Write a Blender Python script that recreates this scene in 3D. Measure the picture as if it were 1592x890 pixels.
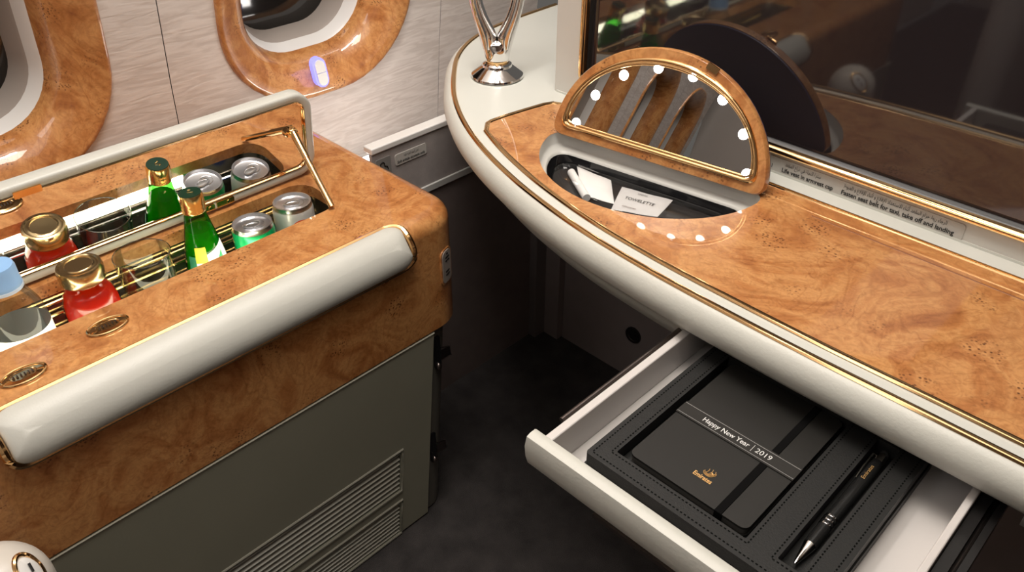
import bpy, bmesh, math, random, unicodedata
from mathutils import Vector, Matrix
random.seed(7)
for o in list(bpy.data.objects): bpy.data.objects.remove(o, do_unlink=True)
SC = bpy.context.scene; COL = SC.collection
PI = math.pi; R = math.radians

# ------------------------------------------------------------------ camera
F = 1.06                                   # camera height above the floor
FPX = 1272.0                               # focal length in pixels of the 1592 x 890 frame
MX = Matrix(((0.71228062, 0.70188972, 0.0026723), (-0.41284849, 0.41587527, 0.81031098), (0.5676376, -0.57827206, 0.58599401)))
cd = bpy.data.cameras.new('camera'); cam = bpy.data.objects.new('camera', cd); COL.objects.link(cam)
cd.sensor_width = 36; cd.lens = 36 * FPX / 1592; cd.clip_start = 0.01
cam.matrix_world = Matrix.Translation((0, 0, F)) @ MX.transposed().to_4x4()
SC.camera = cam
def at(px, py, x=None, y=None, z=None):
    r = MX.transposed() @ Vector((px - 796, 445 - py, -FPX))
    t = x / r.x if x is not None else (y / r.y if y is not None else (z - F) / r.z)
    return Vector((r.x * t, r.y * t, F + r.z * t))

# ------------------------------------------------------------------ world and lights
w = bpy.data.worlds.new('cabin_air'); SC.world = w; w.use_nodes = True
w.node_tree.nodes['Background'].inputs[0].default_value = (1, .93, .85, 1)
w.node_tree.nodes['Background'].inputs[1].default_value = 0.11
def area(name, loc, target, sx, sy, power, col=(1, .9, .78)):
    l = bpy.data.lights.new(name, 'AREA'); l.shape = 'RECTANGLE'; l.size = sx; l.size_y = sy; l.energy = power; l.color = col
    o = bpy.data.objects.new(name, l); COL.objects.link(o); o.location = loc
    o.rotation_euler = (Vector(target) - Vector(loc)).to_track_quat('-Z', 'Y').to_euler(); return o
area('ceiling_light', (-.30, .30, 2.02), (-.45, .45, 0), .55, .55, 14.0, (1, .93, .84))
area('wall_wash_light', (-.66, .60, 1.85), (-1.1, .55, .75), .85, .12, 9.5, (1, .93, .87))
area('front_fill_light', (-.05, -.35, 2.0), (-.9, .5, .8), 1.2, .8, 4.0, (1, .93, .86))  # added fill lamp overhead, lifts the console and desk fronts
area('wall_wash_light', (-.66, -1.10, 1.85), (-1.1, -1.10, .75), 1.2, .5, 7.0, (1, .94, .90))
SC.view_settings.view_transform = 'Standard'; SC.view_settings.look = 'None'
SC.view_settings.exposure = 0.0; SC.view_settings.gamma = 1.0; SC.view_settings.use_curve_mapping = False

# ------------------------------------------------------------------ materials
def newmat(name):
    m = bpy.data.materials.new(name); m.use_nodes = True
    return m, m.node_tree.nodes, m.node_tree.links, m.node_tree.nodes['Principled BSDF']
def pbr(name, col, rough=.5, metal=0, coat=0, spec=.5, bump=None, var=0, vscale=8):
    m, N, L, b = newmat(name)
    b.inputs['Base Color'].default_value = (*col, 1); b.inputs['Roughness'].default_value = rough
    b.inputs['Metallic'].default_value = metal; b.inputs['Coat Weight'].default_value = coat
    b.inputs['Coat Roughness'].default_value = .04; b.inputs['Specular IOR Level'].default_value = spec
    tc = N.new('ShaderNodeTexCoord')
    if var:
        n = N.new('ShaderNodeTexNoise'); n.inputs['Scale'].default_value = vscale; n.inputs['Detail'].default_value = 4
        L.new(tc.outputs['Object'], n.inputs['Vector'])
        rp = N.new('ShaderNodeValToRGB'); rp.color_ramp.elements[0].position = .3; rp.color_ramp.elements[1].position = .7
        rp.color_ramp.elements[0].color = (*[c * (1 - var) for c in col], 1); rp.color_ramp.elements[1].color = (*[min(1, c * (1 + var)) for c in col], 1)
        L.new(n.outputs['Fac'], rp.inputs['Fac']); L.new(rp.outputs['Color'], b.inputs['Base Color'])
    if bump:
        n2 = N.new('ShaderNodeTexNoise'); n2.inputs['Scale'].default_value = bump[0]; n2.inputs['Detail'].default_value = 3
        L.new(tc.outputs['Object'], n2.inputs['Vector'])
        bp = N.new('ShaderNodeBump'); bp.inputs['Strength'].default_value = bump[1]; bp.inputs['Distance'].default_value = bump[2]
        L.new(n2.outputs['Fac'], bp.inputs['Height']); L.new(bp.outputs['Normal'], b.inputs['Normal'])
    return m
def emit(name, col, s):
    m, N, L, b = newmat(name); b.inputs['Base Color'].default_value = (*col, 1)
    b.inputs['Emission Color'].default_value = (*col, 1); b.inputs['Emission Strength'].default_value = s; return m
def burl(name):
    m, N, L, b = newmat(name)
    tc = N.new('ShaderNodeTexCoord')
    def noise(scale, det, dist, rough=.55):
        n = N.new('ShaderNodeTexNoise'); n.inputs['Scale'].default_value = scale; n.inputs['Detail'].default_value = det
        n.inputs['Distortion'].default_value = dist; n.inputs['Roughness'].default_value = rough
        L.new(tc.outputs['Object'], n.inputs['Vector']); return n
    def ramp(src, stops):
        r = N.new('ShaderNodeValToRGB'); e = r.color_ramp.elements
        while len(e) < len(stops): e.new(.5)
        for i, (p, c) in enumerate(stops): e[i].position = p; e[i].color = (*c, 1)
        L.new(src, r.inputs['Fac']); return r
    base = ramp(noise(11, 6, 2.6).outputs['Fac'], [(.28, (.33, .112, .029)), (.43, (.46, .187, .055)), (.57, (.585, .285, .100)), (.74, (.42, .158, .043))])
    grain = ramp(noise(70, 5, 3.5, .6).outputs['Fac'], [(.3, (.78, .72, .66)), (.6, (1.08, 1.08, 1.08))])
    mul = N.new('ShaderNodeMix'); mul.data_type = 'RGBA'; mul.blend_type = 'MULTIPLY'; mul.inputs['Factor'].default_value = .75
    L.new(base.outputs['Color'], mul.inputs[6]); L.new(grain.outputs['Color'], mul.inputs[7])
    cn = N.new('ShaderNodeMath'); cn.operation = 'MULTIPLY'; L.new(noise(7, 4, 1.6).outputs['Fac'], cn.inputs[0]); cn.inputs[1].default_value = 22
    pp = N.new('ShaderNodeMath'); pp.operation = 'PINGPONG'; L.new(cn.outputs[0], pp.inputs[0]); pp.inputs[1].default_value = 1
    swirl = ramp(pp.outputs[0], [(.0, (.76, .68, .60)), (.35, (1, 1, 1)), (1, (1.0, 1.0, 1.0))])
    mul2 = N.new('ShaderNodeMix'); mul2.data_type = 'RGBA'; mul2.blend_type = 'MULTIPLY'; mul2.inputs['Factor'].default_value = .65
    L.new(mul.outputs[2], mul2.inputs[6]); L.new(swirl.outputs['Color'], mul2.inputs[7]); mul = mul2
    # clusters of small dark eyes
    v = N.new('ShaderNodeTexVoronoi'); v.inputs['Scale'].default_value = 270; L.new(tc.outputs['Object'], v.inputs['Vector'])
    dots = ramp(v.outputs['Distance'], [(.20, (1, 1, 1)), (.40, (0, 0, 0))])
    v2 = N.new('ShaderNodeTexVoronoi'); v2.inputs['Scale'].default_value = 20; v2.inputs['Randomness'].default_value = 1
    L.new(tc.outputs['Object'], v2.inputs['Vector'])
    patch = ramp(v2.outputs['Distance'], [(.24, (1, 1, 1)), (.44, (0, 0, 0))])
    pick = ramp(noise(15, 3, .5).outputs['Fac'], [(.42, (0, 0, 0)), (.50, (1, 1, 1))])
    m1 = N.new('ShaderNodeMath'); m1.operation = 'MULTIPLY'; L.new(dots.outputs['Color'], m1.inputs[0]); L.new(patch.outputs['Color'], m1.inputs[1])
    m2 = N.new('ShaderNodeMath'); m2.operation = 'MULTIPLY'; L.new(m1.outputs[0], m2.inputs[0]); L.new(pick.outputs['Color'], m2.inputs[1])
    m3 = N.new('ShaderNodeMath'); m3.operation = 'MULTIPLY'; L.new(m2.outputs[0], m3.inputs[0]); m3.inputs[1].default_value = .85
    mx = N.new('ShaderNodeMix'); mx.data_type = 'RGBA'; L.new(m3.outputs[0], mx.inputs['Factor'])
    L.new(mul.outputs[2], mx.inputs[6]); mx.inputs[7].default_value = (.10, .026, .006, 1)
    L.new(mx.outputs[2], b.inputs['Base Color'])
    b.inputs['Roughness'].default_value = .38; b.inputs['Coat Weight'].default_value = 1; b.inputs['Coat Roughness'].default_value = .025
    return m
def wallpaper(name):
    m, N, L, b = newmat(name)
    tc = N.new('ShaderNodeTexCoord'); mp = N.new('ShaderNodeMapping'); mp.inputs['Scale'].default_value = (10, 17, 120)
    L.new(tc.outputs['Object'], mp.inputs['Vector'])
    wv = N.new('ShaderNodeTexNoise'); wv.inputs['Scale'].default_value = 1; wv.inputs['Detail'].default_value = 2; wv.inputs['Distortion'].default_value = 1.1
    L.new(mp.outputs['Vector'], wv.inputs['Vector'])
    rp = N.new('ShaderNodeValToRGB'); rp.color_ramp.elements[0].color = (.62, .555, .51, 1); rp.color_ramp.elements[1].color = (.74, .68, .635, 1); rp.color_ramp.elements[0].position = .38; rp.color_ramp.elements[1].position = .62
    L.new(wv.outputs['Fac'], rp.inputs['Fac']); L.new(rp.outputs['Color'], b.inputs['Base Color'])
    bp = N.new('ShaderNodeBump'); bp.inputs['Strength'].default_value = .25; bp.inputs['Distance'].default_value = .002
    L.new(wv.outputs['Fac'], bp.inputs['Height']); L.new(bp.outputs['Normal'], b.inputs['Normal'])
    b.inputs['Roughness'].default_value = .55; return m
def clear(name, tint=(1, 1, 1), gl=.06):
    m, N, L, b = newmat(name); N.remove(b); out = N['Material Output']
    t = N.new('ShaderNodeBsdfTransparent'); t.inputs[0].default_value = (*tint, 1)
    g = N.new('ShaderNodeBsdfGlossy'); g.inputs['Roughness'].default_value = .03
    lw = N.new('ShaderNodeLayerWeight'); lw.inputs['Blend'].default_value = .18
    ma = N.new('ShaderNodeMath'); ma.operation = 'MULTIPLY_ADD'; L.new(lw.outputs['Fresnel'], ma.inputs[0]); ma.inputs[1].default_value = .6; ma.inputs[2].default_value = gl; ma.use_clamp = True
    mx = N.new('ShaderNodeMixShader'); L.new(ma.outputs[0], mx.inputs[0]); L.new(t.outputs[0], mx.inputs[1]); L.new(g.outputs[0], mx.inputs[2])
    L.new(mx.outputs[0], out.inputs['Surface']); return m
def juice(name, col, tc=None):
    m, N, L, b = newmat(name); out = N['Material Output']
    b.inputs['Base Color'].default_value = (*col, 1); b.inputs['Roughness'].default_value = .15
    t = N.new('ShaderNodeBsdfTranslucent'); t.inputs[0].default_value = (*(tc or [min(1, c * 1.6) for c in col]), 1)
    mx = N.new('ShaderNodeMixShader'); mx.inputs[0].default_value = .5
    L.new(b.outputs[0], mx.inputs[1]); L.new(t.outputs[0], mx.inputs[2]); L.new(mx.outputs[0], out.inputs['Surface']); return m
BURL = burl('burl_wood')
LEATHER = pbr('cream_leather', (.565, .565, .515), .42, bump=(420, .18, .0012))
CREAM = pbr('cream_lacquer', (.60, .61, .565), .32)
WALL = wallpaper('waved_wallpaper')
GOLD = pbr('polished_gold', (.83, .53, .25), .12, 1)
GOLDB = pbr('yellow_gold', (.85, .62, .25), .2, 1)
CHROME = pbr('chrome', (.86, .85, .84), .05, 1)
STEEL = pbr('brushed_steel', (.62, .61, .6), .3, 1)
ALU = pbr('can_aluminium', (.80, .80, .82), .28, 1)
MIRROR = pbr('mirror_glass', (.93, .93, .93), .005, 1)
PANELG = pbr('olive_grey_panel', (.245, .24, .185), .5, var=.04)
SLATG = pbr('vent_grey', (.27, .26, .215), .4)
DARK = pbr('black_plastic', (.012, .011, .011), .35)
GLOSSB = pbr('gloss_black', (.01, .01, .011), .08)
TAUPE = pbr('taupe_plastic', (.34, .30, .27), .5)
WHITEP = pbr('white_plastic', (.72, .71, .69), .35)
FELT = pbr('grey_felt', (.30, .27, .26), .9, bump=(900, .3, .001), var=.06, vscale=60)
DADO = pbr('dark_brown_panel', (.15, .12, .112), .7, bump=(700, .2, .001), var=.08, vscale=30)
DADO2 = pbr('dark_taupe_panel', (.23, .195, .187), .6, var=.06, vscale=20)
CARPET = pbr('charcoal_carpet', (.035, .030, .029), 1, bump=(600, .8, .004), var=.35, vscale=25)
MONU = pbr('pale_grey_panel', (.60, .58, .54), .45)
SCREEN = pbr('dark_screen', (.020, .016, .018), .04, spec=.9, coat=.6)
PANE = pbr('night_window', (.012, .011, .010), .06, spec=.6)
LABEL = pbr('placard_grey', (.46, .44, .41), .4)
INK = pbr('black_ink', (.01, .01, .01), .6)
BLEATH = pbr('black_leather', (.015, .015, .0145), .5, spec=.3, bump=(700, .25, .0008))
NBOOK = pbr('black_book_cover', (.0175, .0165, .0148), .45, spec=.3, bump=(900, .1, .0005))
BAND = pbr('black_paper_band', (.023, .0215, .0195), .4, spec=.3)
WHITEINK = pbr('silver_ink', (.75, .75, .74), .5)
GOLDINK = pbr('gold_foil', (.85, .52, .2), .35, .6)
THREAD = pbr('black_thread', (.003, .003, .003), .9, spec=.1)
DRAWERW = pbr('drawer_liner', (.60, .57, .55), .45)
RAIL = pbr('bronze_rail', (.20, .17, .16), .3, 1)
PAPER = pbr('white_paper', (.85, .84, .82), .6)
SACH = pbr('sachet_foil', (.62, .61, .60), .45)
GREENGL = clear('green_glass', (.22, .62, .18), .02)
CLEARGL = clear('clear_glass', (.93, .95, .93), .02)
FILM = clear('clear_film', (.9, .9, .9), .015)
GREENLIQ = juice('green_drink', (.05, .55, .03))
REDLIQ = juice('red_juice', (.42, .016, .012), (.95, .17, .03))
BLUECAP = pbr('blue_cap', (.28, .50, .82), .4)
GREENCAP = pbr('dark_green_cap', (.004, .03, .014), .35)
CANGREEN = pbr('green_can_paint', (.01, .42, .13), .25, .3)
CANWHITE = pbr('silver_can_paint', (.72, .72, .68), .3, .3)
YEL = pbr('yellow_print', (.85, .68, .03), .5)
REDP = pbr('red_print', (.75, .10, .03), .5)
BLUEP = pbr('blue_print', (.02, .08, .4), .5)
LED = emit('led_strip_light', (1, .93, .68), 12)
LED2 = emit('pocket_light', (1, .95, .90), 22)
BULB = emit('bulb_light', (1, .95, .86), 12)
BLUE = emit('blue_glow', (.20, .20, 1), 1.7)

# ------------------------------------------------------------------ object helpers
WP = {}
def setp(o, label=None, cat=None, group=None, kind=None):
    if label: o['label'] = label
    if cat: o['category'] = cat
    if group: o['group'] = group
    if kind: o['kind'] = kind
    return o
def thing(name, loc, label=None, cat=None, group=None, kind=None):
    o = bpy.data.objects.new(name, None); COL.objects.link(o); o.location = loc; o.empty_display_size = .02
    WP[o] = Vector(loc); return setp(o, label, cat, group, kind)
def mob(name, verts, faces, mat, parent=None, smooth=40, **kw):
    vs = [Vector(v) for v in verts]
    lo = Vector([min(v[i] for v in vs) for i in range(3)]); hi = Vector([max(v[i] for v in vs) for i in range(3)])
    c = (lo + hi) / 2
    me = bpy.data.meshes.new(name); me.from_pydata([v - c for v in vs], [], [list(f) for f in faces]); me.materials.append(mat)
    bm = bmesh.new(); bm.from_mesh(me); bmesh.ops.recalc_face_normals(bm, faces=bm.faces); bm.to_mesh(me); bm.free()
    if smooth: me.shade_smooth(); me.set_sharp_from_angle(angle=R(smooth))
    o = bpy.data.objects.new(name, me); COL.objects.link(o); WP[o] = c
    if parent: o.parent = parent; o.location = c - WP[parent]
    else: o.location = c
    return setp(o, **kw)
class MB:
    def __init__(s): s.v = []; s.f = []
    def add(s, v, f):
        b = len(s.v); s.v += [Vector(x) for x in v]; s.f += [[i + b for i in q] for q in f]; return s
    def box(s, x0, x1, y0, y1, z0, z1):
        v = [(x, y, z) for x in (x0, x1) for y in (y0, y1) for z in (z0, z1)]
        return s.add(v, [(0, 1, 3, 2), (4, 6, 7, 5), (0, 4, 5, 1), (2, 3, 7, 6), (0, 2, 6, 4), (1, 5, 7, 3)])
    def loft(s, rings, cap0=False, cap1=False, closed=True):
        n = len(rings[0]); v = [p for r in rings for p in r]; f = []
        for i in range(len(rings) - 1):
            for j in range(n if closed else n - 1):
                k = (j + 1) % n; f.append((i * n + j, i * n + k, (i + 1) * n + k, (i + 1) * n + j))
        if cap0: f.append(tuple(range(n))[::-1])
        if cap1: f.append(tuple((len(rings) - 1) * n + j for j in range(n)))
        return s.add(v, f)
    def tube(s, path, r, closed=False, n=10, flat=1.0, up=Vector((0, 0, 1))):
        P = [Vector(p) for p in path]; rings = []; m = len(P)
        for i, p in enumerate(P):
            a = P[(i - 1) % m] if (closed or i > 0) else P[i]; b = P[(i + 1) % m] if (closed or i < m - 1) else P[i]
            t = (b - a).normalized(); sd = t.cross(up)
            if sd.length < 1e-4: sd = t.cross(Vector((1, 0, 0)))
            sd.normalize(); u = sd.cross(t)
            rings.append([p + sd * (r * math.cos(2 * PI * k / n)) + u * (r * flat * math.sin(2 * PI * k / n)) for k in range(n)])
        if closed: rings.append(rings[0])
        return s.loft(rings, not closed, not closed)
    def lathe(s, prof, c=(0, 0, 0), n=32, axis=None, capt=True, capb=True, ex=1, ey=1):
        c = Vector(c); ax = Vector(axis).normalized() if axis else Vector((0, 0, 1))
        a = Vector((1, 0, 0)) if abs(ax.x) < .9 else Vector((0, 1, 0))
        e1 = ax.cross(a).normalized(); e2 = ax.cross(e1)
        rings = [[c + ax * z + e1 * (r * ex * math.cos(2 * PI * k / n)) + e2 * (r * ey * math.sin(2 * PI * k / n)) for k in range(n)] for r, z in prof]
        return s.loft(rings, capb, capt)
    def plate(s, outer, holes, fn, z0, z1):
        bm = bmesh.new(); edges = []
        for loop in [outer] + holes:
            vs = [bm.verts.new((p[0], p[1], 0)) for p in loop]
            edges += [bm.edges.new((vs[i], vs[(i + 1) % len(vs)])) for i in range(len(vs))]
        bmesh.ops.triangle_fill(bm, use_beauty=True, use_dissolve=False, edges=edges)
        bm.verts.index_update(); v2 = [(v.co.x, v.co.y) for v in bm.verts]; f2 = [[v.index for v in f.verts] for f in bm.faces]; bm.free()
        s.add([fn(a, b, z1) for a, b in v2], f2); s.add([fn(a, b, z0) for a, b in v2], f2)
        for loop in [outer] + holes:
            s.loft([[fn(a, b, z0) for a, b in loop], [fn(a, b, z1) for a, b in loop]])
        return s
    def ob(s, name, mat, parent=None, **kw): return mob(name, s.v, s.f, mat, parent, **kw)
def bevel(o, wd=.002, seg=3):
    m = o.modifiers.new('bevel', 'BEVEL'); m.width = wd; m.segments = seg; m.limit_method = 'ANGLE'; m.angle_limit = R(35); return o
def rrect(cx, cy, hw, hh, r, n=8):
    p = []
    for k, (sx, sy) in enumerate(((1, 1), (-1, 1), (-1, -1), (1, -1))):
        for i in range(n + 1):
            t = k * PI / 2 + i / n * PI / 2
            p.append((cx + sx * (hw - r) + r * math.cos(t), cy + sy * (hh - r) + r * math.sin(t)))
    return p
def catmull(P, m=8):
    P = [Vector((*p, 0)) if len(p) == 2 else Vector(p) for p in P]; out = []
    for i in range(len(P) - 1):
        p0, p1, p2, p3 = P[max(i - 1, 0)], P[i], P[i + 1], P[min(i + 2, len(P) - 1)]
        for k in range(m):
            t = k / m
            out.append(.5 * ((2 * p1) + (p2 - p0) * t + (2 * p0 - 5 * p1 + 4 * p2 - p3) * t * t + (3 * p1 - p0 - 3 * p2 + p3) * t ** 3))
    out.append(P[-1]); return out
def text(name, body, h, org, right, up, mat, parent=None, width=None, depth=.0002, align='LEFT', bold=0, **kw):
    cu = bpy.data.curves.new(name, 'FONT'); cu.body = body; cu.size = 1; cu.align_x = align; cu.resolution_u = 3; cu.offset = bold
    to = bpy.data.objects.new(name, cu); COL.objects.link(to)
    me = bpy.data.meshes.new_from_object(to.evaluated_get(bpy.context.evaluated_depsgraph_get()))
    bpy.data.objects.remove(to, do_unlink=True)
    vs = [v.co.copy() for v in me.vertices]; fs = [list(p.vertices) for p in me.polygons]
    if not vs: return None
    x0 = min(v.x for v in vs); x1 = max(v.x for v in vs)
    sx = h if not width else width / (x1 - x0)
    right = Vector(right).normalized(); up = Vector(up).normalized(); nn = right.cross(up); org = Vector(org)
    off = x0 if align == 'LEFT' else 0
    P = [org + right * ((v.x - off) * sx) + up * (v.y * h) + nn * depth for v in vs]
    return mob(name, P, fs, mat, parent, smooth=0, **kw)
# arabic letters joined and set right to left
FORMS = {}
for cp in range(0xFE80, 0xFEFD):
    d = unicodedata.decomposition(chr(cp)).split()
    if len(d) == 2: FORMS.setdefault(chr(int(d[1], 16)), {})[d[0]] = chr(cp)
LAM = {'\u0622': '\uFEF5', '\u0623': '\uFEF7', '\u0625': '\uFEF9', '\u0627': '\uFEFB'}
def arabic(s):
    out = []; i = 0; prevj = False
    while i < len(s):
        c = s[i]
        if c == '\u0644' and i + 1 < len(s) and s[i + 1] in LAM:
            g = LAM[s[i + 1]]; out.append(chr(ord(g) + 1) if prevj else g); prevj = False; i += 2; continue
        f = FORMS.get(c)
        if not f: out.append(c); prevj = False; i += 1; continue
        nx = s[i + 1] if i + 1 < len(s) else ' '
        nj = '<initial>' in f and nx in FORMS and '<final>' in FORMS[nx]
        k = '<medial>' if prevj and nj else '<final>' if prevj else '<initial>' if nj else '<isolated>'
        out.append(f.get(k, c)); prevj = nj; i += 1
    return ''.join(out[::-1])

# ------------------------------------------------------------------ the setting
mob('floor', [(-1.15, -2.3, 0), (1.4, -2.3, 0), (1.4, 1.2, 0), (-1.15, 1.2, 0)], [(0, 1, 2, 3)], CARPET, kind='structure', label='dark charcoal carpet floor', )
ROOMW = pbr('cabin_beige', (.42, .37, .33), .6); ROOMB = pbr('cabin_brown', (.34, .25, .20), .5)
MB().box(-1.1, 1.4, -2.3, 1.2, 2.1, 2.13).ob('ceiling', ROOMW, kind='structure', label='pale cabin ceiling')
MB().box(1.35, 1.4, -2.3, 1.2, 0, 2.1).ob('wall_right', ROOMB, kind='structure', label='brown suite partition wall')
MB().box(-1.1, 1.4, -2.35, -2.3, 0, 2.1).ob('wall_back', ROOMW, kind='structure', label='beige suite wall behind the seat')
def xw(z): return -1.112 + .12 * (z - .552) + .10 * (z - .552) ** 2
WZ, WHW, WHH, WR = .79, .176, .262, .150
wl = thing('wall_left', (-1.1, 0, 0), kind='structure', label='cabin side wall with waved wallpaper panels')
WC = [.699, .193, -.308, -.809, -1.31, -1.811]
def win_loop(yc, hw, hh, r, dep, n=10): return [Vector((xw(z) - dep, y, z)) for y, z in rrect(yc, WZ, hw, hh, r, n)]
for yc in WC:
    inner = rrect(yc, WZ, WHW - .014, WHH - .014, WR - .01, 10)
    y0, y1, z0, z1 = (.4441 if yc > .5 else yc - .2501), (.9435 if yc > .5 else yc + .2499), .02, 2.1
    out = []
    for (y, z) in inner:
        dx, dz = y - yc, z - WZ
        k = min([((y1 - yc) if dx > 0 else (yc - y0)) / abs(dx) if abs(dx) > 1e-6 else 1e9, ((z1 - WZ) if dz > 0 else (WZ - z0)) / abs(dz) if abs(dz) > 1e-6 else 1e9])
        out.append([yc + dx * k, WZ + dz * k])
    for cy_, cz_ in ((y0, z0), (y0, z1), (y1, z0), (y1, z1)):
        j = min(range(len(out)), key=lambda i: (out[i][0] - cy_) ** 2 + (out[i][1] - cz_) ** 2); out[j] = [cy_, cz_]
    rings = []
    for q in range(13):
        t = q / 12
        rings.append([Vector((xw(a[1] + (b[1] - a[1]) * t), a[0] + (b[0] - a[0]) * t, a[1] + (b[1] - a[1]) * t)) for a, b in zip(inner, out)])
    MB().loft(rings).ob('wall_panel', WALL, wl, smooth=60)
rings = [[Vector((xw(z) , y, z)) for y in (.944, 1.2)] for z in [.02 + i * .13 for i in range(17)]]
MB().loft(rings, closed=False).ob('wall_panel', WALL, wl)
MB().loft([[Vector((xw(z) - .17, y, z)) for y in (-2.3, 1.2)] for z in [0 + i * .15 for i in range(15)]], closed=False).ob('wall_backing', DARK, wl)
for i, yc in enumerate(WC):
    wn = thing('window_%d' % (i + 1), (xw(WZ), yc, WZ - WHH), kind='structure', label=('dark oval window in a burl bezel with glowing blue button', 'dark oval window in a burl bezel at the left edge', 'first window aft of the console, seen in the half moon mirror', 'second window aft of the console, seen in the half moon mirror', 'third window aft of the console, seen in the half moon mirror', 'last window aft of the console, seen in the half moon mirror')[i])
    prof = [(0, .001), (.0005, -.004), (.003, -.0068), (.008, -.0068), (.020, -.003), (.036, .006), (.050, .0175), (.058, .031), (.063, .043), (.065, .052)]
    MB().loft([win_loop(yc, WHW - a, WHH - a, max(WR - a, .03), d) for a, d in prof]).ob('bezel', BURL, wn, smooth=70)
    MB().loft([win_loop(yc, WHW - a, WHH - a, WR - a, d) for a, d in [(.065, .052), (.068, .056), (.075, .075)]]).ob('inner_ring', WHITEP, wn, smooth=70)
    MB().loft([win_loop(yc, WHW - a, WHH - a, WR - a, d) for a, d in [(.075, .075), (.078, .080), (.087, .115)]]).ob('shade_ring', TAUPE, wn, smooth=70)
    MB().loft([win_loop(yc, WHW - .086, WHH - .086, WR - .086, .114)], cap1=True).ob('pane', PANE, wn)
    if i == 0:
        c = at(497, 112, x=-1.098); zb = c.z
        def bm_(u, v, t): return Vector((-1.0985 + .009 * (v / .02) * 0 - .22 * v + t, c.y + u, zb + v))
        MB().plate(rrect(0, 0, .0118, .0225, .0115, 6), [], bm_, -.006, .004).ob('glow_ring', BLUE, wn, label='blue glowing button surround')
        for s in (1, -1):
            sh = [(u, v) for u, v in rrect(0, 0, .0088, .0195, .0086, 6)]
            half = [(u, max(v, .0004)) if s > 0 else (u, min(v, -.0004)) for u, v in sh]
            seen = []; [seen.append(p) for p in half if not any(abs(p[0] - q[0]) < 1e-6 and abs(p[1] - q[1]) < 1e-6 for q in seen)]
            MB().plate(seen, [], bm_, 0, .0065).ob('button', WHITEP, wn, label='white half of the window shade button')
# stowage pocket along the side wall and the dark panels under it
XP = -.885
sp = thing('stowage_pocket', (XP, .9, .42), 'grey felt side stowage pocket with pale lip below the second window', 'stowage pocket')
MB().box(XP - .006, XP, .613, 1.15, .4385, .5245).ob('front_panel', FELT, sp)
bevel(MB().box(XP - .018, XP + .002, .613, 1.15, .5245, .5345).ob('lip', WHITEP, sp), .002)
bevel(MB().box(XP - .006, XP + .003, .613, 1.15, .4270, .4385).ob('lower_trim', pbr('pale_trim', (.45, .45, .43), .4), sp), .001)
MB().box(-1.10, XP - .006, .62, 1.15, .385, .395).ob('pocket_floor', FELT, sp)
MB().box(-.960, -.945, .620, .80, .470, .482).ob('pocket_lamp', LED2, sp)
a0, a1 = at(613, 240, x=XP), at(662, 226, x=XP)
pl = MB().plate(rrect(.684, .5020, .0300, .0088, .003, 4), [], lambda u, v, t: Vector((XP + t, u, v)), 0, .0012).ob('placard', LABEL, sp, label='small grey storage placard')
text('lettering', 'Soft article stowage only', .0062, (XP + .0013, .6575, .4960), (0, 1, 0), (0, 0, 1), INK, pl, width=.053, bold=.02)
text('lettering', arabic('لخزن المواد الطرية فقط'), .0058, (XP + .0013, .670, .5040), (0, 1, 0), (0, 0, 1), INK, pl, width=.028)
pg = MB().plate(rrect(.6330, .501, .013, .013, .002, 4), [], lambda u, v, t: Vector((XP + t, u, v)), 0, .0008).ob('pictogram_label', pbr('felt_label', (.20, .19, .18), .6), sp, label='square label with a black pictogram')
MB().tube([(XP + .0015, .6255 + a, .4985 + b) for a, b in ((0, 0), (.001, .008), (.005, .010), (.008, .008), (.0085, .003), (.013, .001), (.0145, -.004))], .0007, n=6).ob('pictogram', INK, pg)
ll = thing('wall_left_lower', (XP, .8, 0), kind='structure', label='dark brown lower side panel')
MB().box(XP - .02, XP, .613, .956, 0, .427).ob('panel', DADO, ll)
wf = thing('wall_front_lower', (0, 1, 0), kind='structure', label='dark taupe lower front panel under the desk')
MB().box(-.831, .9, .992, 1.02, 0, .60).ob('panel', DADO2, wf)
bevel(MB().box(-.888, -.868, .950, .996, 0, .60).ob('corner_post', pbr('post_grey', (.16, .14, .135), .5), wf), .002)
MB().box(-.868, -.833, .978, .994, 0, .60).ob('corner_strip', DADO2, wf)
bc = at(985, 521, y=.992); MB().lathe([(.017, 0), (.0165, .003), (.012, .003), (.011, .0015)], bc, 28, (0, -1, 0)).ob('round_knob', DARK, wf, label='round black finger button')

# ------------------------------------------------------------------ minibar console
ZC = .53; XF = -.685; YE = .609; YB = -.45; XB = -1.085; SR = .022; ZW = .352
mc = thing('minibar_console', (-.88, .1, 0), 'burl wood minibar console with open mirrored lid and cream armrest pad', 'minibar console')
def outline(ins, cr=.05):
    r = max(cr - ins, .012); p = []
    x0, x1, y0, y1 = XB + ins * .3, XF - ins, YB + ins, YE - ins
    for (cx, cy, a) in ((x1 - r, y1 - r, 0), (x0 + r, y1 - r, 90), (x0 + r, y0 + r, 180), (x1 - r, y0 + r, 270)):
        for i in range(9): t = R(a + i * 90 / 8); p.append((cx + r * math.cos(t), cy + r * math.sin(t)))
    return p
rings = [[Vector((x, y, z)) for x, y in outline(i)] for i, z in [(.004, ZW), (0, ZW + .003)]]
for k in range(11):
    t = R(k * 9); rings.append([Vector((x, y, ZC - SR + SR * math.sin(t))) for x, y in outline(SR * (1 - math.cos(t)))])
slot = rrect(-.8385, .1735, .0435, .3235, .028, 8)
m = MB().loft(rings)
bm = bmesh.new(); ed = []
for loop in (outline(SR), slot):
    vs = [bm.verts.new((p[0], p[1], ZC)) for p in loop]; ed += [bm.edges.new((vs[i], vs[(i + 1) % len(vs)])) for i in range(len(vs))]
bmesh.ops.triangle_fill(bm, use_beauty=True, edges=ed); bm.verts.index_update()
m.add([v.co.copy() for v in bm.verts], [[v.index for v in f.verts] for f in bm.faces]); bm.free()
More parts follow.
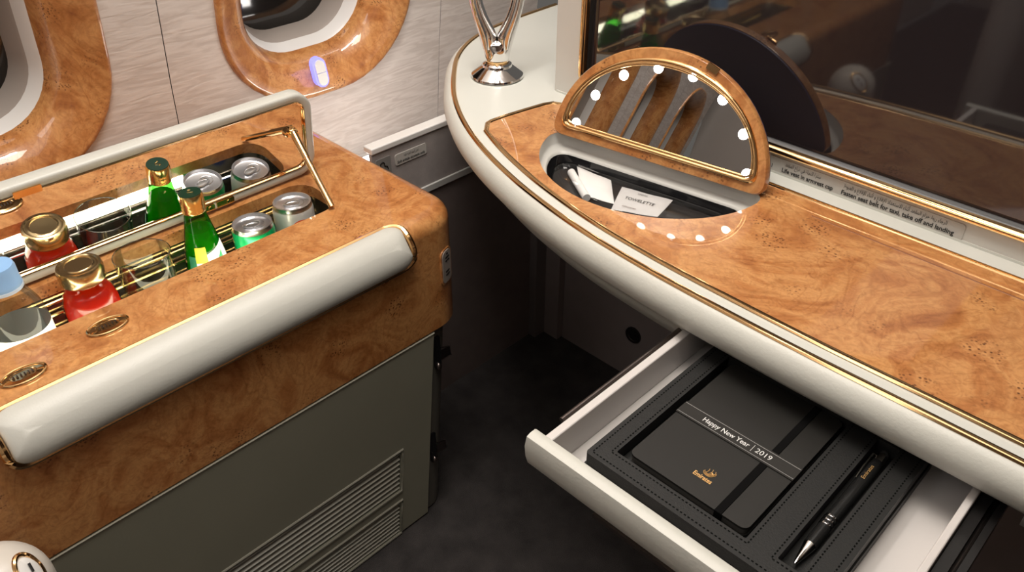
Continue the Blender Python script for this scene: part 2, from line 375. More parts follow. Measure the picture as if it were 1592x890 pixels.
m.loft([[Vector((x, y, ZC)) for x, y in slot], [Vector((x, y, ZC - .016)) for x, y in slot]])
m.ob('wood_shell', BURL, mc, smooth=35)
slin = rrect(-.8385, .1735, .0455, .3255, .029, 8)
LINER = pbr('dark_chrome_liner', (.30, .27, .22), .18, .9)
MB().loft([[Vector((x, y, z)) for x, y in slin] for z in (ZC - .016, .432)], cap1=True).ob('tray_liner', LINER, mc)
MB().box(-.882, -.795, -.14, .49, .432, .4395).ob('tray_floor', DARK, mc)
for z in (.505, .490, .470): MB().tube([(-.8795, -.12, z), (-.8795, .475, z)], .0022, n=8).ob('rail', GOLDB, mc)
for z in (.485,): MB().tube([(-.798, -.12, z), (-.798, .475, z)], .002, n=8).ob('rail', CHROME, mc)
MB().box(-.7955, -.7935, -.13, .385, .4960, .5135).ob('led_strip', LED, mc, label='glowing white light strip')
# lower cabinet
m = MB()
def cab(ins, z): # end leans in towards the floor
    sh = .034 * (1 - z / ZW); x1 = -.693; y1 = .586 - sh - ins; r = .03; p = []
    for (cx, cy, a) in ((x1 - r, y1 - r, 0), (XB + r, y1 - r, 90), (XB + r, YB + r, 180), (x1 - r, YB + r, 270)):
        for i in range(7): t = R(a + i * 15); p.append(Vector((cx + r * math.cos(t), cy + r * math.sin(t), z)))
    return p
m.loft([cab(0, .004), cab(0, ZW)], True, True).ob('cabinet_body', pbr('dark_latch_strip', (.10, .095, .08), .45), mc)
y_r = lambda z: .546 - .037 * (.344 - z) / .344
vz = [(.096, .172), (.006, .071)]
def pf(u, v, t): return Vector((-.6925 + t, u, v))
vents = [[(.02, a), (y_r(a) - .057, a), (y_r(b) - .055, b), (.02, b)] for a, b in vz]
outer = [(YB + .01, .0045), (y_r(.0045), .0045), (y_r(ZW), ZW - .002), (YB + .01, ZW - .002)]
bevel(MB().plate(outer, vents, pf, 0, .006).ob('front_panel', PANELG, mc), .0012, 2)
MB().tube([pf(YB + .01, ZW - .0015, .006), pf(y_r(ZW), ZW - .0015, .006)], .0016, n=6).ob('panel_edge', pbr('pale_edge', (.50, .49, .40), .4), mc)
for a, b in vz:
    vr = [(.018, a - .003), (y_r(a) - .054, a - .003), (y_r(b) - .052, b + .003), (.018, b + .003)]
    fr = MB().tube([pf(*p, .006) for p in vr], .002, True, n=6).ob('vent_frame', SLATG, mc)
    n = 8
    for k in range(n):
        z = a + (b - a) * (k + .5) / n; h = (b - a) / n * .36
        ye = y_r(z) - .0575
        MB().add([(-.6895, .021, z - h), (-.6895, ye, z - h), (-.6865, ye, z + h * .2), (-.6865, .021, z + h * .2), (-.6925, ye, z + h * 1.2), (-.6925, .021, z + h * 1.2)],
                 [(0, 1, 2, 3), (3, 2, 4, 5), (5, 4, 1, 0), (1, 4, 2), (0, 3, 5)]).ob('slat', SLATG, fr, smooth=0)
for (px, py), zt, zb in (((676, 530), F - .728, F - .777), ((670, 680), F - .904, F - .955)):
    y = at(px, py, x=-.69).y + .004
    lt = MB().plate(rrect(y, (zt + zb) / 2, .006, (zt - zb) / 2 + .004, .004, 4), [], lambda u, v, t: Vector((-.694 + t, u, v)), 0, .003).ob('latch_slot', GLOSSB, mc)
    m = MB(); zc = (zt + zb) / 2 - .012
    m.tube([(-.690, y + .006, zc + .018), (-.690, y + .022, zc + .012), (-.690, y + .024, zc - .006), (-.690, y + .008, zc - .004)], .0009, n=6)
    m.box(-.6905, -.6897, y + .006, y + .023, zc - .004, zc + .013); m.ob('latch_tab', RAIL, lt)
    MB().lathe([(.0001, -.004), (.004, -.002), (.005, .002), (.0035, .006), (.0001, .008)], (-.690, y, zb - .002), 14).ob('latch_pin', RAIL, lt)
# armrest pad
AC = (-.7060, ZC - .0325); PR = .0305
def padf(u, v, t):  # u along y, v arc length down from the top
    th = R(92) - v / .036
    return Vector((AC[0] + (PR + t) * math.cos(th), u, AC[1] + (PR + t) * math.sin(th)))
y0, y1 = .046, .512; L_ = .0710
def padloop(k, ins=0, n=8):
    hw, hh = (y1 - y0) / 2 - ins, L_ / 2 - ins; d = hh * (1 - k)
    return rrect((y0 + y1) / 2, L_ / 2, hw - d, max(hh - d, .0008), max(min(.017 - ins, hh - d) , .0006), n)
rings = []
for k in [0.02, .2, .4, .6, .75, .86, .93, .97, 1.0, 1.0]:
    rings.append((k, .0065 * (1 - k ** 6) ** .5 + .001))
m = MB().loft([[padf(u, v, t if i < 9 else -.002) for u, v in padloop(k)] for i, (k, t) in enumerate(rings)], cap0=True)
m.ob('armrest_pad', LEATHER, mc, smooth=80)
lp = rrect((y0 + y1) / 2, L_ / 2, (y1 - y0) / 2 + .004, L_ / 2 + .004, .021, 8)
dense = []
for i in range(len(lp)):
    a, b = lp[i], lp[(i + 1) % len(lp)]; q = 6 if (a[0] - b[0]) ** 2 + (a[1] - b[1]) ** 2 > .0004 else 1
    for k in range(q): dense.append((a[0] + (b[0] - a[0]) * k / q, a[1] + (b[1] - a[1]) * k / q))
MB().tube([padf(u, v, .0005) for u, v in dense], .0040, True, n=8).ob('pad_trim', GOLD, mc)
# oval finger plates, outlet
for (px, py) in ((168, 508), (37, 585)):
    c = at(px, py, z=ZC); ax = Vector((0.0, 1, 0)); m = MB(); ov = []
    for k in range(40):
        t = 2 * PI * k / 40; ov.append(Vector((c.x + .0125 * math.cos(t), c.y + .0205 * math.sin(t), ZC + .0012)))
    op = MB().tube(ov, .0016, True, n=8).ob('oval_rim', GOLD, mc)
    MB().loft([[c + (p - c) * .93 + Vector((0, 0, .0005)) for p in ov], [c + (p - c) * .62 + Vector((0, 0, .0016)) for p in ov], [c + (p - c) * .58 + Vector((0, 0, .001)) for p in ov]], cap1=True).ob('oval_plate', GOLD, op)
    m = MB()
    for k in range(6):
        yy = c.y - .009 + k * .0034; m.box(c.x - .0022, c.x + .0018, yy, yy + .0012, ZC + .001, ZC + .0028)
    m.ob('oval_engraving', RAIL, op)
oc = Vector((-.735 + .05 * math.cos(R(20)), .559 + .05 * math.sin(R(20)), F - .613)); nrm = Vector((math.cos(R(20)), math.sin(R(20)), 0)); tg = Vector((-nrm.y, nrm.x, 0))
def of(u, v, t): return oc + tg * u + Vector((0, 0, v)) + nrm * t
ot = MB().plate(rrect(0, 0, .0128, .0272, .008, 5), [], of, -.010, .0008).ob('outlet_surround', BURL, mc)
o2 = bevel(MB().plate(rrect(0, 0, .0105, .0245, .007, 5), [], of, -.006, .0016).ob('power_outlet', TAUPE, mc, label='grey power outlet plate'), .001)
m = MB()
for dv in (.012, -.010):
    for dq in (.0025, -.0025): m.plate(rrect(.001, dv + dq, .0048, .0009, .0004, 2), [], of, .001, .0021)
m.plate(rrect(.001, .0195, .0016, .0014, .001, 3), [], of, .001, .0021); m.ob('socket_slots', GLOSSB, o2)
# lid with mirror
LB = Vector((-.894, 0, F - .5235)); LT = R(7.0); Lup = Vector((math.sin(LT), 0, math.cos(LT))); Ln = Vector((math.cos(LT), 0, -math.sin(LT)))
def lf(u, v, t): return LB + Vector((0, u, 0)) + Lup * v + Ln * t
yl0, yl1, lh0, lh1 = -.16, .525, -.003, .118
def lr(ins, r): return rrect((yl0 + yl1) / 2, (lh0 + lh1) / 2, (yl1 - yl0) / 2 - ins, (lh1 - lh0) / 2 - ins, r, 8)
lid = MB().loft([[lf(u, v, t) for u, v in lr(i, r)] for i, r, t in
     ((.012, .016, .001), (.0113, .0165, .0025), (.010, .018, .0036), (.003, .024, .0042), (.0005, .026, .0030), (0, .027, .0005), (0, .027, -.012), (.003, .024, -.016), (.03, .01, -.018))], cap1=True).ob('lid', LEATHER, mc, smooth=60)
MB().loft([[lf(u, v, t) for u, v in lr(i, .018 - i * .3)] for i, t in ((.0110, .0036), (.0118, .0044), (.0130, .0036), (.0138, .0010), (.0138, 0))]).ob('lid_trim', GOLD, lid, smooth=60)
MB().plate(lr(.0136, .0135), [], lf, -.002, .0).ob('lid_mirror', MIRROR, lid, smooth=0, label='mirror inside the lid')
for yy, wd in ((.388, .012), (.363, .010), (.110, .012), (.085, .008)):
    q = bevel(MB().plate(rrect(yy, .0035, wd, .0042, .0012, 3), [], lf, .0035, .0058).ob('lid_catch', GOLDB, lid), .0006, 2)
    MB().lathe([(.0026, 0), (.0024, .0008), (.0001, .001)], lf(yy + .004, .0035, .0058), 12, Ln).ob('screw', GOLD, q)
MB().plate(rrect(.178, .1075, .014, .0040, .001, 2), [], lf, .002, .0058).ob('lid_latch', GOLD, lid)
s0, s1 = at(455, 205, x=-.882), at(516, 322, z=ZC + .004)
st = MB().tube([s0, s0 + (s1 - s0) * .35, s0 + (s1 - s0) * .352, s1], .0040, n=10).ob('lid_stay', GOLD, mc)
MB().tube([s0 + (s1 - s0) * .02, s0 + (s1 - s0) * .36], .0050, n=10).ob('stay_sleeve', GOLD, st)
MB().lathe([(.0001, -.006), (.0045, -.005), (.0052, 0), (.0045, .005), (.0001, .006)], s0, 14, (0, 1, 0)).ob('stay_joint', GOLD, st)
MB().lathe([(.0075, 0), (.0075, .003), (.006, .004)], lf(s0.y - .004, (s0.z - LB.z), .0), 14, Ln).ob('stay_mount', GOLD, st)

# ------------------------------------------------------------------ drinks in the tray
ZT = .4396
def can(x, y, name, label, paint, deco):
    c = (x, y, ZT); h = .0905
    t = thing(name, c, label, 'can', 'cans in the minibar tray')
    MB().lathe([(.019, 0), (.0245, .005), (.0262, .010), (.0262, h - .011), (.0250, h - .006)], c, 40, capt=False).ob('body', paint, t)
    MB().lathe([(.0250, h - .006), (.0242, h - .0035), (.0243, h - .002), (.0243, h), (.0232, h), (.0222, h - .0045), (.0205, h - .005), (.0001, h - .004)], c, 40, capb=False, capt=False).ob('lid', ALU, t)
    d = Vector((.35, .94, 0)); e = Vector((-d.y, d.x, 0)); cc = Vector((x, y, ZT + h - .0036))
    tb = []
    for k in range(24):
        a = 2 * PI * k / 24; tb.append(cc + d * (.0095 * math.cos(a) - .001) + e * (.0055 * math.sin(a)) + Vector((0, 0, .0006)))
    p = MB().tube(tb, .0013, True, n=6).ob('pull_tab', ALU, t)
    MB().loft([[cc + (q - cc) * .8 for q in tb], [cc + (q - cc) * .55 + Vector((0, 0, .0004)) for q in tb]], cap1=True).ob('tab_plate', STEEL, p)
    MB().tube([cc + d * (.006 + .009 * math.cos(k / 20 * 2 * PI)) + e * (.0085 * math.sin(k / 20 * 2 * PI)) for k in range(20)], .0005, True, n=5).ob('opening_score', STEEL, t)
    deco(t, Vector(c)); return t
def patch(c, r, a0, a1, fn, mat, name, parent, n=16, m=6, **kw):
    """printed patch on a cylinder: fn(s) gives (z low, z high) for s in 0..1 across the angle range"""
    rings = []
    for i in range(n + 1):
        s = i / n; a = R(a0 + (a1 - a0) * s); lo, hi = fn(s)
        rings.append([c + Vector(((r(lo + (hi - lo) * k / m) + .0004) * math.cos(a), (r(lo + (hi - lo) * k / m) + .0004) * math.sin(a), lo + (hi - lo) * k / m)) for k in range(m + 1)])
    return MB().loft(rings, closed=False).ob(name, mat, parent, **kw)
cr = lambda z: .0262
def deco1(t, c): patch(c, cr, -95, 10, lambda s: (.012, .052 + .018 * math.sin(s * PI)), PAPER, 'label', t)
def deco2(t, c):
    arc = lambda s: math.sqrt(max(0, 1 - (2 * s - 1) ** 2)) * .013
    patch(c, cr, -42, 18, lambda s: (.060 + .002, .062 + arc(s) + .0003), REDP, 'red_print', t)
    patch(c, cr, -42, 18, lambda s: (.056 - arc(s), .0562), BLUEP, 'blue_print', t)
    patch(c, cr, -150, -105, lambda s: (.055 - arc(s) * .8, .0552 + arc(s) * .6), BLUEP, 'blue_print', t)
can(-.836, .392, 'soda_can', 'green soda can with white label beside the green glass bottle', CANGREEN, deco1)
can(-.846, .456, 'soda_can', 'silver white soda can next to the brass lid stay', CANWHITE, deco2)
# green bottle
c = Vector((-.849, .331, ZT)); bt = thing('water_bottle', c, 'green glass bottle with dark cap standing between the tumbler and cans', 'bottle', 'bottles in the minibar tray')
bp = [(.020, 0), (.0245, .003), (.0255, .010), (.0255, .040), (.0250, .055), (.0225, .075), (.0185, .095), (.0150, .112), (.0128, .125), (.0122, .136)]
br = lambda z: next((r0 + (r1 - r0) * (z - z0) / (z1 - z0) for (r0, z0), (r1, z1) in zip(bp, bp[1:]) if z0 <= z <= z1), .012)
MB().lathe(bp, c, 36).ob('glass', GREENGL, bt, smooth=60)
MB().lathe([(r * .93, z + .001) for r, z in bp[:7]] + [(.0152, .104)], c, 32).ob('drink', GREENLIQ, bt, smooth=60)
cp = MB().lathe([(.0138, .128), (.0142, .131), (.0136, .133), (.0142, .135), (.0138, .137), (.0140, .139), (.0140, .148), (.0130, .1515)], c, 36).ob('cap_band', GOLDB, bt)
MB().lathe([(.0131, .1512), (.0127, .1522), (.0001, .1524)], c, 32).ob('cap_top', GREENCAP, cp)
MB().tube([c + Vector((-.005 + k * .0012, .003 * math.sin(k * 1.1), .1527)) for k in range(9)], .0006, n=5).ob('cap_mark', GOLDB, cp)
patch(c, br, -75, 55, lambda s: (.030, .070 + .018 * s), PAPER, 'label', bt)
patch(c, lambda z: br(z) + .0003, -52, -18, lambda s: (.068, .088), YEL, 'yellow_label', bt)
patch(c, lambda z: br(z) + .0003, -75, -52, lambda s: (.040, .076), pbr('green_print', (.02, .16, .08), .5), 'green_label', bt)
patch(c, lambda z: br(z) + .0005, -10, 30, lambda s: (.052 + .01 * s, .058 + .02 * s), pbr('green_print_light', (.03, .30, .12), .5), 'green_swash', bt)
# red juice
c = Vector((-.8465, .192, ZT)); jt = thing('juice_bottle', c, 'round glass bottle of red juice with a gold screw cap', 'bottle', 'bottles in the minibar tray')
jp = [(r, z * 1.08) for r, z in [(.018, 0), (.026, .004), (.0292, .015), (.0302, .030), (.0303, .054), (.0295, .066), (.0262, .077), (.0215, .084), (.0203, .088), (.0200, .096)]]
MB().lathe(jp, c, 40).ob('glass', CLEARGL, jt, smooth=60)
MB().lathe([(r * .95, z + .001) for r, z in jp[:7]] + [(.0205, .0895)], c, 36).ob('juice', REDLIQ, jt, smooth=60)
cp = MB().lathe([(r, z + .0076) for r, z in [(.0225, .092), (.0238, .094), (.0232, .097), (.0240, .100), (.0240, .108), (.0228, .1115), (.0205, .1120), (.0195, .1108), (.0150, .1108), (.0140, .1116), (.0001, .1112)]], c, 40).ob('cap', pbr('brass_cap', (.60, .45, .24), .22, 1), jt)
# tumbler
c = Vector((-.845, .258, ZT)); gt = thing('tumbler', c, 'empty clear glass tumbler beside the red juice bottle', 'glass')
MB().lathe([(.0001, 0), (.024, 0), (.026, .003), (.029, .050), (.0315, .1025), (.0310, .1035), (.0303, .1025), (.0278, .050), (.0245, .009), (.0001, .008)], c, 48, capt=False, capb=False).ob('glass', CLEARGL, gt, smooth=60)
MB().tube([c + Vector((.0311 * math.cos(2 * PI * k / 48), .0311 * math.sin(2 * PI * k / 48), .1032)) for k in range(48)], .0006, True, n=6).ob('rim', clear('glass_rim', (.9, .9, .85), .55), gt)
# clear water bottle
c = Vector((-.845, .118, ZT)); wt = thing('water_bottle', c, 'clear plastic water bottle with a pale blue cap and white label', 'bottle', 'bottles in the minibar tray')
wp = [(r, z * 1.07) for r, z in [(.024, 0), (.029, .004), (.030, .015), (.030, .070), (.0295, .085), (.0270, .097), (.0220, .108), (.0165, .116), (.0145, .122), (.0145, .128)]]
wr = lambda z: next((r0 + (r1 - r0) * (z - z0) / (z1 - z0) for (r0, z0), (r1, z1) in zip(wp, wp[1:]) if z0 <= z <= z1), .014)
MB().lathe(wp, c, 36).ob('bottle', CLEARGL, wt, smooth=60)
MB().lathe([(r, z + .0086) for r, z in [(.0185, .120), (.0190, .122), (.0190, .1255), (.0182, .127), (.0182, .142), (.0170, .1455), (.0001, .1460)]], c, 40).ob('cap', BLUECAP, wt)
MB().lathe([(.0192, .1266), (.0192, .1301), (.0178, .1311)], c, 36).ob('neck_ring', pbr('pale_blue_ring', (.55, .68, .85), .4), wt)
patch(c, wr, -180, 180, lambda s: (.018, .079), PAPER, 'label', wt, n=40)

# ------------------------------------------------------------------ desk
S = 1.05; ZD = .64
G0 = [(-.877, .99), (-.874, .90), (-.866, .83), (-.848, .775), (-.817, .724), (-.776, .680), (-.728, .636), (-.686, .605), (-.643, .579), (-.602, .559), (-.567, .5445), (-.534, .533), (-.500, .5225), (-.462, .513), (-.429, .506), (-.392, .500), (-.355, .496), (-.315, .4925), (-.27, .490), (-.21, .488), (-.16, .487), (-.08, .487), (.06, .487), (.26, .487)]
G = [p * S for p in catmull([(a, b) for a, b in G0], 5)]
NRM = []
for i in range(len(G)):
    t = (G[min(i + 1, len(G) - 1)] - G[max(i - 1, 0)]).normalized(); NRM.append(Vector((t.y, -t.x, 0)))
if NRM[-1].y > 0: NRM = [-n for n in NRM]
def goff(o, z, i0=0, i1=None): return [Vector((p.x + n.x * o, p.y + n.y * o, z)) for p, n in list(zip(G, NRM))[i0:i1]]
dk = thing('desk', (-.3, .75, 0), 'curved cream desk with burl wood inlay, gold lines and open drawer', 'desk')
# vanity well shape
HC = Vector((-.4594, .683, ZD)); hd = Vector((.9907, .1365, 0)).normalized(); hb = Vector((-hd.y, hd.x, 0))
def dshape(A, Hh, base, r=.018, na=36):
    """half ellipse above the line y=base with rounded corners, counter clockwise from the right"""
    t0 = math.asin(min(.9, r / Hh)); p = []
    q0, q1, q2 = (A - r, base), (A, base), (A * math.cos(t0), base + Hh * math.sin(t0))
    for k in range(6):
        t = k / 6; p.append(tuple((1 - t) ** 2 * a + 2 * t * (1 - t) * b + t * t * c_ for a, b, c_ in zip(q0, q1, q2)))
    for k in range(na + 1):
        t = t0 + (PI - 2 * t0) * k / na; p.append((A * math.cos(t), base + Hh * math.sin(t)))
    for k in range(1, 7):
        t = 1 - k / 6; p.append(tuple(((1 - t) ** 2 * a + 2 * t * (1 - t) * b + t * t * c_) * s for a, b, c_, s in zip(q0, q1, q2, (-1, 1))))
    return p
def wellp(ins, z, A=.131, D=.110):
    return [HC + hd * a - hb * (b - .012) + Vector((0, 0, z - ZD)) for a, b in dshape(A - ins, D + .012 - 2 * ins, ins, .02)]
wellxy = [(p.x, p.y) for p in wellp(0, ZD)]
ix0 = next(i for i, p in enumerate(goff(-.0195, 0)) if p.x > -.657)
inl = [(p.x, p.y) for p in goff(-.0195, 0, ix0)]
inlay = inl + [(.26 * S, .738), (-.30, .738), (-.60, .738), (-.636, .738), (-.6475, .733), (-.6525, .722), (-.658, .690), (-.6625, .660), (-.6640, .640), (-.6625, .632)]
fl = lambda u, v, t: Vector((u, v, t))
topo = [(p.x, p.y) for p in goff(0, 0)] + [(.26 * S, .99 * S)]
MB().plate(topo, [wellxy], fl, ZD - .012, ZD - .0004).ob('top', CREAM, dk, smooth=30)
MB().plate(inlay, [wellxy], fl, ZD - .0004, ZD + .0008).ob('burl_inlay', BURL, dk, smooth=30)
MB().tube([Vector((x, y, ZD + .0006)) for x, y in inlay], .0032, True, n=8, flat=.55).ob('inlay_trim', GOLD, dk)
MB().tube(goff(-.001, ZD + .0002), .0034, n=8, flat=.6).ob('edge_trim', GOLD, dk)
prof = [(0, 0), (.004, -.0008), (.009, -.005), (.0125, -.012), (.0130, -.020), (.0105, -.028), (.005, -.035), (-.003, -.0390)]
MB().loft([goff(o, ZD + z) for o, z in prof], closed=False).ob('nosing', LEATHER, dk, smooth=70)
idr = next(i for i, p in enumerate(G) if p.x > -.300); idr2 = next(i for i, p in enumerate(G) if p.x > -.012)
for i0, i1 in ((0, idr + 1), (idr2, None)):
    MB().loft([goff(o, ZD + z, i0, i1) for o, z in [(-.003, -.0390), (-.012, -.055), (-.021, -.070), (-.05, -.083), (-.12, -.088)]], closed=False).ob('apron', CREAM, dk, smooth=70)
MB().box(-.295, .27, .665, .98, ZD - .085, ZD - .014).ob('drawer_housing', DARK, dk)
MB().loft([[Vector((x, y, z)) for x, y in ((-.87, .96), (-.62, .70), (-.31, .64), (-.31, .97))] for z in (ZD - .086, ZD - .060)], True, True).ob('underside', pbr('under_desk', (.2, .19, .17), .6), dk)
# rib inlay line on the wood
MB().tube([at(1262, 336, z=ZD + .0006), at(1592, 468, z=ZD + .0006), Vector((.25, at(1592, 468, z=ZD).y, ZD + .0006))], .0011, n=6, flat=.6).ob('inlay_groove', pbr('groove_brown', (.22, .075, .02), .4), dk)
# vanity well
WELL = pbr('well_grey', (.52, .52, .49), .35)
MB().loft([wellp(i, ZD + z) for i, z in [(0, .0005), (.001, -.012), (.003, -.0145), (.009, -.0155), (.0115, -.0165), (.0125, -.019)]]).ob('vanity_well', WELL, dk, smooth=50)
MB().loft([wellp(i, ZD + z) for i, z in [(.0125, -.019), (.0145, -.030), (.020, -.036), (.026, -.0375)]], cap1=True).ob('well_tray', GLOSSB, dk, smooth=50)
# vanity flap with mirror and bulbs
TA = R(15.5); fu = hb * math.sin(TA) + Vector((0, 0, 1)) * math.cos(TA); fn = -hb * math.cos(TA) + Vector((0, 0, 1)) * math.sin(TA)
F0 = HC + Vector((0, 0, .003))
def ff(a, b, t): return F0 + hd * a + fu * b + fn * t
AM, HM = .131, .122
def fd(i, t, r=.014): return [ff(a, b, t) for a, b in dshape(AM - i, HM - 1.9 * i, i * .9, max(r - i * .3, .006))]
flap = MB().loft([fd(.02, -.012), fd(.003, -.012), fd(0, -.010), fd(0, -.002), fd(.0015, 0), fd(.011, 0)], cap0=True).ob('vanity_flap', BURL, dk, smooth=40, label='half moon burl flap with lit mirror')
MB().loft([fd(.0005, -.0100), fd(.0005, -.0125), fd(.003, -.0135), fd(.02, -.0135)], cap1=True).ob('flap_back', pbr('navy_backing', (.025, .032, .11), .45), flap, smooth=40, label='dark navy back of the flap')
MB().loft([fd(.0108, 0), fd(.0118, .0022), fd(.0140, .0030), fd(.0158, .0022), fd(.0166, .0012), fd(.0178, .0018), fd(.0195, .0010), fd(.0202, -.001)]).ob('mirror_rim', GOLD, flap, smooth=70)
MB().loft([fd(.0200, .0002)], cap1=True).ob('mirror_glass', MIRROR, flap, smooth=0)
def onflap(px, py):
    r = MX.transposed() @ Vector((px - 796, 445 - py, -FPX)); o = Vector((0, 0, F)); t = (F0 - o).dot(fn) / r.dot(fn); return o + r * t
for px, py in ((896, 191), (926, 148), (970, 117), (1024, 106), (1078, 119), (1124, 155), (1156, 209), (1161, 271)):
    MB().lathe([(.0056, 0), (.0054, .0006), (.003, .0011), (.0001, .0012)], onflap(px, py) + fn * .0003, 20, fn).ob('bulb', BULB, flap)
q = ff(.045, HM * .955 - .004, .0)
MB().plate(rrect(0, 0, .007, .0035, .001, 2), [], lambda u, v, t: q + (hd * .94 - fu * .34) * u + (hd * .34 + fu * .94) * v + fn * t, 0, .002).ob('flap_catch', GOLD, flap)
# drawer
dx0, dx1, dyf = -.2935, -.033, .3235; zt = F - .465
dw = MB()
dw.box(dx0, dx0 + .0075, dyf + .012, .66, zt - .034, zt).box(dx1 - .0055, dx1, dyf + .012, .66, zt - .034, zt).box(dx0, dx1, dyf + .012, .66, zt - .036, zt - .034)
drawer = bevel(dw.ob('drawer', DRAWERW, dk), .0015, 2)
df = MB().loft([[Vector((x, dyf + a * .0125, zt + b)) for a, b in [(.12, .0006), (.45, .002), (.85, .002), (1, .0005), (1, -.034), (.6, -.034), (.25, -.030), (.02, -.020), (-.06, -.008)]] for x in (-.3025, -.16, -.010, -.008)], True, True).ob('drawer_front', LEATHER, drawer, smooth=50)
MB().box(-.235, -.06, dyf + .003, dyf + .0115, zt - .0375, zt - .0335).ob('drawer_pull', RAIL, drawer)
MB().tube([Vector((dx0 - .006, .362, zt - .006)), Vector((dx0 - .006, .64, zt - .006))], .0022, n=10).ob('drawer_rail', RAIL, drawer)
MB().box(dx1 + .001, dx1 + .009, .34, .66, zt - .034, zt - .006).box(dx1 + .013, dx1 + .018, .34, .66, zt - .034, zt - .008).ob('drawer_rail', DARK, drawer)
MB().tube([Vector((dx1 + .011, .345, zt - .012)), Vector((dx1 + .011, .66, zt - .012))], .0025, n=8).ob('drawer_slide', RAIL, drawer)
# ------------------------------------------------------------------ gift box, notebook, pen
zb = F - .474; zf = zt - .0338
bx0, bx1, by0, by1 = -.2655, -.0735, .352, .551
gb = thing('gift_box', ((bx0 + bx1) / 2, (by0 + by1) / 2, zf), 'black stitched leather presentation box lying in the open drawer', 'gift box')
q1, q2, q3, q4 = [at(*p, z=zb) for p in ((1131, 556), (1318, 655), (1161, 838), (968, 706))]
nx0, nx1, ny0, ny1 = -.002 + (q1.x + q4.x) / 2, (q2.x + q3.x) / 2 + .001, (q3.y + q4.y) / 2 - .001, (q1.y + q2.y) / 2 + .0015
q5, q6, q7 = [at(*p, z=zb) for p in ((1366, 684), (1400, 700), (1208, 868))]
px0, px1 = (q5.x + q7.x) / 2, q6.x; py0, py1 = q7.y, (q5.y + q6.y) / 2
hole1 = rrect((nx0 + nx1) / 2, (ny0 + ny1) / 2, (nx1 - nx0) / 2, (ny1 - ny0) / 2, .001, 2); hole2 = rrect((px0 + px1) / 2, (py0 + py1) / 2, (px1 - px0) / 2, (py1 - py0) / 2, .001, 2)
bo = rrect((bx0 + bx1) / 2, (by0 + by1) / 2, (bx1 - bx0) / 2, (by1 - by0) / 2, .003, 3)
bevel(MB().plate(bo, [hole1, hole2], fl, zb - .012, zb).ob('tray_frame', BLEATH, gb, smooth=30), .0012, 3)
bevel(MB().plate([(a, b) for a, b in rrect((bx0 + bx1) / 2, (by0 + by1) / 2, (bx1 - bx0) / 2 + .0012, (by1 - by0) / 2 + .0012, .003, 3)], [], fl, zf, zb - .0135).ob('tray_base', BLEATH, gb, smooth=30), .001, 2)
m = MB()
def stitch(p, q):
    p, q = Vector((*p, zb)), Vector((*q, zb)); n = int((q - p).length / .0032); d = (q - p) / n
    for k in range(n):
        a = p + d * (k + .2); b = p + d * (k + .75); s = Vector((-d.y, d.x, 0)).normalized() * .00055
        m.add([a - s, b - s, b + s, a + s], [(0, 1, 2, 3)]); [setattr(v, 'z', zb + .0002) for v in m.v[-4:]]
def strect(x0, x1, y0, y1):
    for a, b in (((x0, y0), (x1, y0)), ((x1, y0), (x1, y1)), ((x1, y1), (x0, y1)), ((x0, y1), (x0, y0))): stitch(a, b)
strect(bx0 + .004, bx1 - .004, by0 + .004, by1 - .004); strect(nx0 - .003, nx1 + .003, ny0 - .003, ny1 + .003); strect(px0 - .003, px1 + .003, py0 - .003, py1 + .003)
m.ob('stitching', THREAD, gb, smooth=0, kind='stuff')
ZN = F - .4765
n1, n2, n3, n4 = [at(*p, z=ZN) for p in ((1133, 563), (1312, 655), (1161, 830), (985, 706))]
na = Vector(((n1.x + n4.x) / 2, (n3.y + n4.y) / 2)); nb_ = Vector(((n2.x + n3.x) / 2, (n1.y + n2.y) / 2)); ncx, ncy = (na.x + nb_.x) / 2, (na.y + nb_.y) / 2; nhw, nhh = (nb_.x - na.x) / 2, (nb_.y - na.y) / 2
nk = thing('notebook', (ncx, ncy, zb - .0133), 'black hardcover notebook with elastic strap and Happy New Year band in the box', 'notebook')
nout = [(x, y) if x > ncx else (max(x, na.x), y) for x, y in rrect(ncx, ncy, nhw, nhh, .006, 5)]
bevel(MB().plate(nout, [], fl, ZN - .002, ZN).ob('cover', NBOOK, nk, smooth=30), .0008, 3)
MB().plate(rrect(ncx - .0006, ncy, nhw - .0012, nhh - .0015, .004, 4), [], fl, ZN - .0082, ZN - .002).ob('pages', pbr('page_edges', (.10, .095, .085), .7), nk)
MB().plate(nout, [], fl, ZN - .0101, ZN - .0082).ob('back_cover', NBOOK, nk, smooth=30)
ex = (at(1265, 639, z=ZN).x + at(1120, 797, z=ZN).x) / 2
bevel(MB().box(ex - .0031, ex + .0031, na.y - .0007, nb_.y + .0007, ZN - .0102, ZN + .0007).ob('elastic_strap', THREAD, nk), .0004, 2)
yb1 = at(1070, 628, z=ZN).y; yb0 = at(1055, 641, z=ZN).y
bd = MB().box(na.x - .0006, nb_.x + .0006, yb0 - .001, yb1 + .001, ZN - .0102, ZN + .0011).ob('paper_band', BAND, nk, smooth=0)
for y in (yb0 + .0008, yb1 - .0008): MB().box(na.x - .0002, nb_.x + .0002, y - .00013, y + .00013, ZN + .0011, ZN + .00125).ob('band_line', pbr('band_line_silver', (.45, .45, .44), .4), bd)
tA, tB = at(1090, 657, z=ZN), at(1164, 696, z=ZN); ty = (yb0 + yb1) / 2
text('lettering', 'Happy New Year', .0072, (tA.x, ty - .0024, ZN + .0012), (1, 0, 0), (0, 1, 0), WHITEINK, bd, width=tB.x - tA.x, bold=.008)
tC, tD = at(1177, 700, z=ZN), at(1201, 714, z=ZN)
text('lettering', '2019', .0075, (tC.x, ty - .0026, ZN + .0012), (1, 0, 0), (0, 1, 0), WHITEINK, bd, width=tD.x - tC.x)
